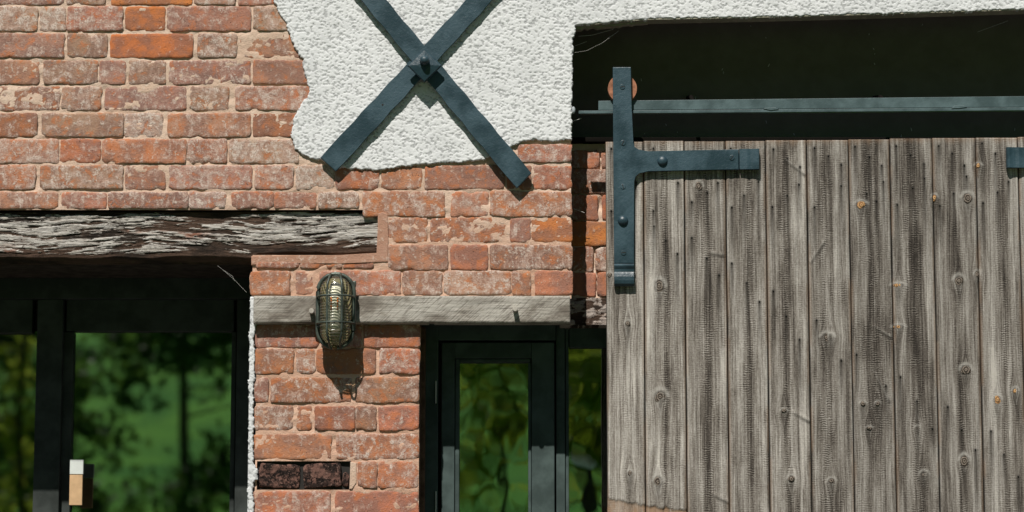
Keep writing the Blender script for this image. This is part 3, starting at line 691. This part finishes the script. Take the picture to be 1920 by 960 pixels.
# small two-tone block on the meeting stile
wb = thing('hanging_tag', 'small tag with white top and tan lower half beside patio door glass', 'tag', P(142, 905, .40))
a, b, z0, z1 = rect(131, 156, 862, 889, .40); MB().box(a, b, .40, .412, z0, z1, .001).build('white_panel', M['white'] if 'white' in M else flat_mat('white_card', (.62, .65, .62), .7, .2, .06), wb)
a, b, z0, z1 = rect(130, 154, 890, 947, .40); MB().box(a, b, .401, .413, z0, z1, .001).build('tan_panel', flat_mat('tan_card', (.55, .36, .20), .7, .2, .12), wb)

# ------------------------------------------------------------------ sliding door on its rail
rail = thing('door_rail', 'long grey-teal steel rail carrying the sliding door', 'rail', P(1500, 200, .02))
def rail_bar(name, pts, ya, yb, mat, bev=.001): MB().prism([(P(x, y, ya).x, P(x, y, ya).z) for x, y in pts], ya, yb, bev).build(name, M[mat], rail)
rail_bar('bar', [(1122, 189), (2300, 176), (2300, 197.5), (1122, 206.5)], .014, .021, 'railpaint')
rail_bar('flange', [(1085, 207.5), (2300, 198), (2300, 204), (1085, 213)], .006, .022, 'railpaint')
for x in (1445, 1798): rail_bar('weld', [(x-14, 203.5), (x-8, 202-(x-1445)*.012), (x+10, 201.5-(x-1445)*.012), (x+15, 205-(x-1445)*.012), (x, 207-(x-1445)*.012)], .004, .02, 'railpaint')
for x in (1300, 1660, 2020):
    p = P(x, 192, .026); MB().tube([(p.x, .026, p.z), (p.x, .12, p.z+.035), (p.x, .256, p.z+.06)], .006, 8).build('bracket', M['dead_black'], rail)
m = MB(); p = P(1077, 206, .0); m.dome((p.x-.003, .004, p.z), .006, .006, 10, 4, squash=1.8); m.build('end_plug', M['render2'] if 'render2' in M else flat_mat('pale_plug', (.35, .38, .4), .7, .3), rail, True)

door = thing('sliding_door', 'weathered grey plank sliding barn door hung on black iron straps', 'door', P(1640, 960, .02))
SEAM_T = [1135, 1206, 1282.5, 1360, 1435, 1512, 1590.5, 1668, 1747.5, 1829, 1908, 1986, 2064, 2142, 2218]
TOPY = [266, 264.5, 265, 264.5, 263, 263, 261.5, 260, 259, 258.5, 257, 257, 256, 256]
KNOTS = [(1236, 537, 8.5, 11.5, 0), (1177, 607, 4.5, 5.5, 0), (1238, 744, 10, 11, 0), (1234, 903, 7.5, 10, 0), (1310, 349, 6, 8, 0), (1614, 384, 9, 6.5, 1), (1814, 372, 9, 9, 0), (1834, 311, 5.5, 4.5, 1), (1752, 371, 5, 6, 1),
         (1798, 527, 8, 9, 0), (1550, 633, 9, 8, 0), (1559, 632, 5, 6, 0), (1811, 694, 8.5, 8.5, 0), (1808, 865, 7.5, 10, 0), (1870, 750, 6.5, 7.5, 1), (1904, 733, 5, 5.5, 1), (1684, 535, 10, 4, 1), (1685, 613, 9, 4, 1),
         (1181, 887, 4, 4.5, 0), (1832, 514, 4.5, 6, 0), (1143, 516, 4.5, 4.5, 0), (1618, 757, 5, 4, 0), (1646, 757, 4, 4, 0), (1559, 902, 6, 5, 0), (1630, 803, 5, 3, 0), (1720, 803, 4, 4, 0), (1733, 890, 7, 6, 0), (1484, 898, 6, 6, 0), (1470, 770, 5, 3.5, 0)]
RIDGES = [(1472, 298, 1508, 325), (1330, 472, 1356, 477), (1519, 490, 1543, 454), (1640, 612, 1670, 630), (1488, 772, 1517, 788), (1338, 926, 1366, 940), (1642, 703, 1666, 750)]
HEART = [(.5, .12, .35, 1.12), (.50, .13, .85, 1.1), (.50, .22, .85, 1.02), (.55, .15, .95, 1.0), (.45, .15, 1.0, 1.0), (.38, .18, 1.0, .92), (.5, .34, .85, .86), (.5, .28, .85, .88), (.52, .16, .75, .88), (.55, .18, .65, .92), (.6, .15, .6, .95), (.5, .2, .8, .9), (.5, .2, .8, .9), (.5, .2, .8, .9)]
NAILS = [(1146, 278), (1146, 395), (1225, 278), (1225, 395), (1226, 424), (1271, 342), (1297, 378), (1326, 360), (1372, 388), (1372, 493), (1370, 278), (1346, 342), (1348, 515), (1297, 445), (1248, 450), (1270, 475), (1325, 483), (1400, 530), (1424, 565), (1422, 340),
         (1395, 366), (1193, 342), (1450, 279), (1476, 296), (1500, 312), (1448, 387), (1476, 366), (1498, 345), (1450, 545), (1474, 592), (1527, 277), (1553, 292), (1577, 308), (1527, 388), (1577, 348), (1603, 274), (1630, 293), (1653, 310), (1656, 340), (1625, 362), (1643, 376), (1680, 273), (1707, 290), (1732, 307),
         (1733, 334), (1711, 352), (1682, 383), (1760, 273), (1785, 287), (1808, 309), (1812, 330), (1788, 362), (1762, 385), (1841, 268), (1866, 287), (1891, 340), (1843, 380), (1870, 360), (1531, 600), (1688, 706), (1719, 752), (1748, 803), (1777, 762), (1803, 805), (1829, 843), (1858, 808), (1882, 852), (1909, 893), (1499, 636), (1577, 675), (1606, 664), (1661, 723)]
nails = MB(); boards = []
def seg_d(X, Z, p0, p1):
    ex, ez = p1.x-p0.x, p1.z-p0.z; t = np.clip(((X-p0.x)*ex+(Z-p0.z)*ez)/(ex*ex+ez*ez), 0, 1); return np.hypot(X-p0.x-t*ex, Z-p0.z-t*ez), t
zbot = P(1640, 1120, 0).z
for i in range(len(SEAM_T)-1):
    x0, x1 = P(SEAM_T[i], 265).x+.0012, P(SEAM_T[i+1], 265).x-.0012
    zt = P(1640, TOPY[i], 0).z; rs = random.Random(i+50); vis = i < 11
    stx = .0024 if vis else .008; stz = .0036 if vis else .02
    xs = np.linspace(x0, x1, int((x1-x0)/stx)+1); zs = np.arange(zbot, zt, stz); zs = np.append(zs, zt); X, Z = np.meshgrid(xs, zs)
    u = (X-x0)/(x1-x0); cx = (x0+x1)/2
    base = rs.uniform(-.0012, .0012)
    ed = np.minimum(X-x0, x1-X)
    Y = base + .0030*(1-sst(0, .0030, ed)) + .0025*(fbm(X/.006+i*9, Z/.25, i, 2)-.5) + .0018*(fbm(X/.03+i*5, Z/.12, i+3, 2)-.5)
    # a moulded bead runs down some of the seams
    warp = .006*(fbm(X*0+i, Z/.25, i+7, 2)-.5)
    hc, hw, hs, tone = HEART[i]
    uu = u-hc-.10*(fbm(X*0+i*3, Z/.22, i+11, 2)-.5)
    heart = hs*(np.exp(-(uu/hw)**2)*.75 + np.exp(-(uu/(hw*.35))**2)*.5)*sst(.25, .60, fbm(X/.05+i*4, Z/.30, i+13, 3)+.15)
    heart += .5*hs*sst(.48, .75, fbm(X/.035+i*3, Z/.12, i+23, 4))
    stain = np.zeros_like(X); tan = np.zeros_like(X); pale = np.zeros_like(X)
    tan += (1-sst(0, .010, X-x0))*.35*sst(.4, .6, fbm(X*0+i, Z/.1, i+17, 3)) + (1-sst(0, .009, x1-X))*.4*sst(.4, .6, fbm(X*0+i+2, Z/.1, i+19, 3))
    tan += sst(.03, 0, zt-Z+.02*fbm(X/.01, Z*0, i))*.5
    for kx, ky, rx, rz, tn in KNOTS:
        p = P(kx, ky)
        if x0-.02 < p.x < x1+.02:
            dx, dz = X-p.x, Z-p.z; r_ = np.hypot(dx/(rx*PX), dz/(rz*PX))
            warp += -.017*np.sign(dx)*np.exp(-np.abs(dx)/.016)*np.exp(-(dz/(.030))**2)
            Y -= .0012*np.exp(-(r_/1.8)**2)
            stain = np.maximum(stain, .85*np.exp(-((r_-.95)/.17)**2)*(.5+.5*vn(X/.006, Z/.006, 3))); pale += .8*np.exp(-((r_-1.45)/.35)**2)*(.15+.85*(dz > 0))*(.4+.8*vn(X/.005, Z/.004, 4))
            stain = np.maximum(stain, .5*np.exp(-(dx/.008)**2)*sst(0, -.01, dz)*sst(-.09, -.01, dz))
    for ax, ay, bx, by in RIDGES:
        pa_, pb = P(ax, ay), P(bx, by)
        if x0-.01 < (pa_.x+pb.x)/2 < x1+.01:
            dd, t = seg_d(X, Z, pa_, pb); sw = .0024*(.35+.65*t); Y -= .0016*np.exp(-(dd/.005)**2); pale += .5*np.exp(-(dd/sw)**2)*(.3+.7*fbm(X/.006, Z/.006, 5, 2))  # pale crest: highlight on the ridge put into the colour
            d2, _ = seg_d(X, Z, pa_+Vector((.003, 0, -.008)), pb+Vector((.003, 0, -.008))); stain = np.maximum(stain, .75*np.exp(-(d2/.004)**2)*(.4+.6*t))  # dark copy below the ridge: its shadow painted on the board
    for nx_, ny_ in NAILS:
        p = P(nx_, ny_, 0)
        if x0 < p.x < x1:
            ln = rs.uniform(.045, .11); dz = p.z-Z
            stain = np.maximum(stain, np.exp(-((X-p.x)/(.0034+.0022*sst(.02, 0, dz)))**2)*sst(-.006, .003, dz)*sst(ln, .004, dz)*1.0)
            stain = np.maximum(stain, .55*np.exp(-((X-p.x)/.006)**2)*sst(-.01, .006, dz)*sst(ln*2.2, .0, dz)*1.3)
            nails.dome((p.x, base-.0008, p.z), .0026, .0018, 8, 2)
    stain = np.maximum(stain, .9*(1-sst(.0005, .0028, ed)))
    if i < 2:      # rotten, splintered foot of the first boards
        line = P(1200, 934 if i == 0 else 948).z + .012*(fbm(X/.012, Z*0, 5+i, 3)-.5) - (.02*u if i == 0 else .01*u)
        rot = sst(0, -.004, Z-line); Y += rot*.003*(.4+fbm(X/.008, Z/.03, 9, 3)); tan = np.maximum(tan, rot*fbm(X/.012, Z/.04, 14, 3)*1.7)
        stain = np.maximum(stain, .6*np.exp(-((Z-line)/.0016)**2)*sst(.3, .6, fbm(X/.01, Z*0, 77, 3)))
    sheet_obj('board', xs, zs, Y, M['board'], door, None, {'warp': warp, 'heart': np.clip(heart, 0, 1), 'stain': np.clip(stain, 0, 1), 'tan': np.clip(tan, 0, 1), 'pale': np.clip(pale, 0, 1)}, skirt=.028, origin=(cx, 0, zbot))
    boards.append((x0, x1, C.objects[-1])); C.objects[-1].color = (tone, tone*.985, tone*.96, 1)
nails.build('nails', M['nail'], door, kind='stuff')
for kx, ky, rx, rz, tn in KNOTS:
    p = P(kx, ky)
    for x0, x1, bo in boards:
        if x0 <= p.x < x1:
            # never reach over the seam
            r = min(rx*PX, p.x-x0+.001, x1-p.x+.001) if min(p.x-x0, x1-p.x) > .004 else rx*PX*.7
            m = MB(); m.dome((p.x, -.001, p.z), r, .0014, 18, 4, squash=rz*PX/r); 
            for vv in m.bm.verts:
                an = math.atan2(vv.co.z-p.z, vv.co.x-p.x); g_ = 1+.13*math.sin(2*an+kx)+.09*math.sin(3*an+ky)+.05*math.sin(7*an+kx*ky); g_ *= .95
                vv.co.x = p.x+(vv.co.x-p.x)*g_; vv.co.z = p.z+(vv.co.z-p.z)*g_
            k = m.build('knot', M['knot_tan' if tn else 'knot'], bo, True)
def hanger(mirror=None):
    g = lambda x, y: (P((2*mirror-x) if mirror else x, y-(0 if not mirror else 3), -.014).x, P(1640, y-(0 if not mirror else 3), -.014).z)
    out = [(1149, 126), (1183, 126), (1184, 200), (1186, 268), (1189, 277), (1197, 282), (1215, 284), (1300, 282), (1385, 280), (1385, 318), (1300, 319), (1215, 321), (1197, 324), (1190, 331), (1189, 340), (1189, 494), (1151.5, 494), (1150, 300)]
    pts = [g(*p) for p in out]
    if mirror: pts = pts[::-1]
    m = MB(); m.prism(pts, -.0165, -.0045, .0022); s_ = m.build('hanger_strap', M['teal'], door)
    # curled ends
    def curl(p0, p1, r, axis):
        a_, b_ = g(*p0), g(*p1)
        return MB().tube([(a_[0], -.011, a_[1]), (b_[0], -.011, b_[1])], r, 12)
    m = curl((1385, 299), (1385.2, 299), .001, 0); m.bm.clear()
    a_ = g(1386.5, 299.5); b_ = g(1424, 299.5); x_0, x_1 = sorted((a_[0], b_[0])); zt, zb = g(1400, 279.5)[1], g(1400, 317.5)[1]
    n = 7; pr = []
    m = MB()
    ya = [-.0165, -.0170, -.0185, -.0175, -.0185, -.021, -.021, -.016]; fx = [0, .2, .38, .55, .7, .85, .96, 1.0]
    A = []
    for k in range(8):
        x = x_0+(x_1-x_0)*(fx[k] if not mirror else 1-fx[k]); A.append([m.bm.verts.new((x, ya[k], zt)), m.bm.verts.new((x, ya[k], zb)), m.bm.verts.new((x, -.004, zb)), m.bm.verts.new((x, -.004, zt))])
    for k in range(7):
        for j in range(4): m.bm.faces.new((A[k][j], A[k][(j+1) % 4], A[k+1][(j+1) % 4], A[k+1][j]))
    m.bm.faces.new(A[0]); m.bm.faces.new(A[-1][::-1]); m.build('strap_tip', M['teal'], s_)
    xl, xr = sorted((g(1151.5, 500)[0], g(1188.5, 500)[0])); m = MB(); A = []
    zz = [494.8, 497, 499.5, 505, 510, 513, 519, 526, 532, 536]; yy = [-.0175, -.0205, -.0205, -.0165, -.0160, -.0180, -.0205, -.0210, -.0190, -.013]
    for zpx, y in zip(zz, yy):
        z = g(1170, zpx)[1]; A.append([m.bm.verts.new((xl, y, z)), m.bm.verts.new((xr, y, z)), m.bm.verts.new((xr, -.004, z)), m.bm.verts.new((xl, -.004, z))])
    for k in range(len(A)-1):
        for j in range(4): m.bm.faces.new((A[k][j], A[k][(j+1) % 4], A[k+1][(j+1) % 4], A[k+1][j]))
    m.bm.faces.new(A[0]); m.bm.faces.new(A[-1][::-1]); m.build('strap_tip', M['teal'], s_)
    for x, y in ((1242, 302), (1168, 414)):
        p = g(x, y); m = MB(); m.dome((p[0], -.016, p[1]), .0150, .0105, 20, 6); m.build('bolt', M['teal'], s_, True)
    for x, y in ((1167, 163), (1168, 268), (1168, 350), (1169, 474), (1372, 296)):
        p = g(x, y); m = MB(); m.cyl((p[0], -.0180, p[1]), .0078, .003, 14, .001); sc = m.build('screw', M['teal'], s_)
    for x, y, an in ((1167, 163, .2), (1168, 268, 1.1), (1168, 350, 1.9), (1169, 474, .1), (1372, 296, .9)):
        p = g(x, y); dx, dz = .0065*math.cos(an), .0065*math.sin(an); m = MB(); ex, ez = -.0009*math.sin(an), .0009*math.cos(an)
        m.prism([(p[0]-dx-ex, p[1]-dz-ez), (p[0]+dx-ex, p[1]+dz-ez), (p[0]+dx+ex, p[1]+dz+ez), (p[0]-dx+ex, p[1]-dz+ez)], -.0186, -.0178); m.build('screw_slot', M['nail'], s_)
    p = g(1167.5, 163); m = MB(); m.cyl((p[0], .002, p[1]-.001), .0415, .026, 40, .003); m.build('roller', M['rust'], s_)
    m = MB(); m.cyl((p[0], -.0045, p[1]-.001), .008, .030, 12); m.build('axle', M['nail'], s_)
hanger(); hanger(1655.5)

# ------------------------------------------------------------------ cobwebs
def webs():
    m = MB(); rs = random.Random(3)
    def thread(pts, d, r=.0006):
        m.tube([P(x, y, d) for x, y in pts], r, 4)
    thread([(408, 498), (425, 512), (440, 525), (462, 548)], .03, .00025); thread([(420, 507), (436, 518), (440, 527)], .032, .0003)
    m.build('cobweb', M['cobweb']); tag(C.objects[-1], 'wispy cobweb strand slanting in the upper corner of the left opening', 'cobweb')
    m = MB()
    tag; thread([(1075, 99), (1100, 95), (1130, 80), (1160, 58)], .02, .0003); thread([(1084, 68), (1110, 66), (1150, 55)], .03, .0004); thread([(1072, 228), (1090, 222)], .02, .0006); thread([(1096, 399), (1075, 391)], .10, .0008); thread([(1078, 86), (1100, 78)], .03, .0004)
    m.build('cobweb', M['cobweb']); tag(C.objects[-1], 'thin cobweb threads in the corner left of the hanging strap', 'cobweb', kind='stuff')
    m = MB()
    for x, y in ((1355, 128), (1357, 134), (1436, 70), (1443, 120), (1630, 63), (1637, 90), (1639, 118), (1640, 100), (1202, 147), (1304, 181), (1270, 247), (1248, 232), (1209, 250), (1488, 250), (1436, 226), (1708, 240), (1903, 240), (1690, 252), (1407, 48), (1730, 45)):
        a_ = rs.uniform(-.6, .6); L = rs.uniform(1.5, 6); thread([(x, y), (x+L*math.sin(a_)*.7, y+L*.6), (x+L*math.sin(a_), y+L)], .24, .0007)
    thread([(1833, 60), (1860, 50), (1890, 39)], .24, .0005)
    m.build('cobweb', M['cobweb']); tag(C.objects[-1], 'pale specks of web scattered over the black beam above the rail', 'cobweb', kind='stuff')
webs()

# ------------------------------------------------------------------ garden behind the camera (seen mirrored in the glass)
def leaf_mat(name, a, b):
    t = NT(name); n = t.noise(t.coord(), 1.6, 4, .6); c = t.mix(t.step(n, .35, .65), a, b)
    t.out(c, .6, .2); tl = t.node('ShaderNodeBsdfTranslucent'); t.set(tl.inputs[0], c); mx = t.node('ShaderNodeMixShader'); mx.inputs[0].default_value = .55
    t.t.links.new(t.b.outputs[0], mx.inputs[1]); t.t.links.new(tl.outputs[0], mx.inputs[2]); t.t.links.new(mx.outputs[0], t.n['Material Output'].inputs['Surface']); return t.m
LM = [leaf_mat('dark_leaves', (.035, .09, .015), (.08, .16, .025)), leaf_mat('yellow_green_leaves', (.16, .24, .015), (.32, .38, .05))]
bark = flat_mat('dark_bark', (.035, .028, .02), .9, .1, .3, 8)
def hill_z(y): return float(8.5*sst(-15, -62, np.array(y)) + 14*sst(-62, -140, np.array(y)))
def tree(label, x, y, h, crown_r, low, n, mat, seed, trunk=.16, leaf=.09):
    rs = np.random.RandomState(seed); z = hill_z(y)
    o = thing('tree', label, 'tree', (x, y, z), 'garden trees mirrored in the door glass')
    m = MB(); m.tube([(x, y, z-.2), (x+.05, y, z+h*.35), (x-.04, y+.1, z+h*.7), (x+.03, y, z+h*.95)], .1, 9, rr=[trunk*1.3, trunk, trunk*.7, .03])
    for k in range(9):
        a_ = rs.rand()*6.28; zz = z+low+(h-low)*(.1+.8*rs.rand()); L = crown_r*(.5+.5*rs.rand())
        m.tube([(x, y, zz), (x+L*.5*math.cos(a_), y+L*.5*math.sin(a_), zz+L*.15), (x+L*math.cos(a_), y+L*math.sin(a_), zz+L*.2)], .03, 6, rr=[trunk*.4, trunk*.25, .012])
    m.build('trunk', bark, o, True)
    nc = 46; cl = rs.normal(size=(nc, 3)); cl /= np.linalg.norm(cl, axis=1)[:, None]; cl *= (.35+.65*rs.rand(nc)[:, None])
    cl = cl*np.array([crown_r, crown_r, (h-low)/2]); k = rs.randint(0, nc, n); p = cl[k]+rs.normal(size=(n, 3))*crown_r*.16
    p += np.array([0, 0, (h+low)/2])
    d1 = rs.normal(size=(n, 3)); d1 /= np.linalg.norm(d1, axis=1)[:, None]; d2 = np.cross(d1, rs.normal(size=(n, 3))); d2 /= np.linalg.norm(d2, axis=1)[:, None]
    s = leaf*(.6+.8*rs.rand(n))[:, None]
    V = np.stack([p-d1*s, p+d2*s*.5, p+d1*s, p-d2*s*.5], 1).reshape(-1, 3); F = np.arange(n*4).reshape(-1, 4)
    link('crown', mesh_np('crown', V, F), mat, o, loc=Vector((x, y, z)))
tree('dark leafy tree mirrored at the right of the patio door pane', -4.05, -24, 8, 1.15, .6, 4200, LM[0], 1, .06)
tree('small dense shrubby tree mirrored in the middle of the patio door pane', -4.75, -19.5, 4.3, .55, 1.9, 2600, LM[0], 2, .05, .06)
tree('loose yellow-green sapling mirrored at the left edge of the patio door pane', -4.9, -18.2, 5, .34, .4, 900, LM[1], 3, .04, .05)
tree('bright yellow-green tree mirrored in the glazed door pane', -.1, -27, 8, 1.5, .2, 4200, LM[1], 4, .05, .09)
tree('dark spreading tree mirrored in the narrow side light', 1.35, -22, 7, .9, .8, 3800, LM[1], 5, .12, .09)
tree('broad dark tree mirrored in the far left pane', -7.0, -26, 8, 1.3, .3, 4600, LM[0], 6, .16, .1)
tb = thing('garden_table', 'white topped garden table on dark stem mirrored in the side light', 'table', (.80, -19.3, hill_z(-19.3)))
zt = P(1101, 866, .24); 
v_ = (Vector((zt.x, zt.y, zt.z))-Vector(cam_o.location)); v_.y = -v_.y; t_ = (-19.3-zt.y)/v_.y; hit = zt+v_*t_
tb.location = (hit.x, -19.3, hill_z(-19.3))
MB().box(hit.x-.11, hit.x+.11, -19.4, -19.2, hit.z-.02, hit.z+.03, .01).build('table_top', flat_mat('white_table_paint', (.8, .82, .8), .5, .3, .03), tb)
MB().box(hit.x-.06, hit.x+.06, -19.35, -19.25, hill_z(-19.3)-.1, hit.z-.021).build('stem', bark, tb)

# belt of trees added far behind the camera to block low sky light
def sky_blocking_wood():
    rs = np.random.RandomState(9); n = 30000
    x = rs.uniform(-90, 90, n); y = -66 - 22*rs.rand(n); lob = 15+7*vn(x/6, y/8, 5)+4*vn(x/2.2, y/3, 6)
    z = np.array([hill_z(v) for v in y]) + lob*(1-rs.rand(n)**2*.95); p = np.stack([x, y, z], 1)
    d1 = rs.normal(size=(n, 3)); d1 /= np.linalg.norm(d1, axis=1)[:, None]; d2 = np.cross(d1, rs.normal(size=(n, 3))); d2 /= np.linalg.norm(d2, axis=1)[:, None]
    s = (.5+.5*rs.rand(n))[:, None]; V = np.stack([p-d1*s, p+d2*s*.6, p+d1*s, p-d2*s*.6], 1).reshape(-1, 3)
    o = link('added_woodland', mesh_np('added_woodland', V, np.arange(n*4).reshape(-1, 4)), LM[0]); tag(o, 'added belt of dark green trees behind the camera that blocks low sky light', 'added_woodland', kind='stuff')
sky_blocking_wood()
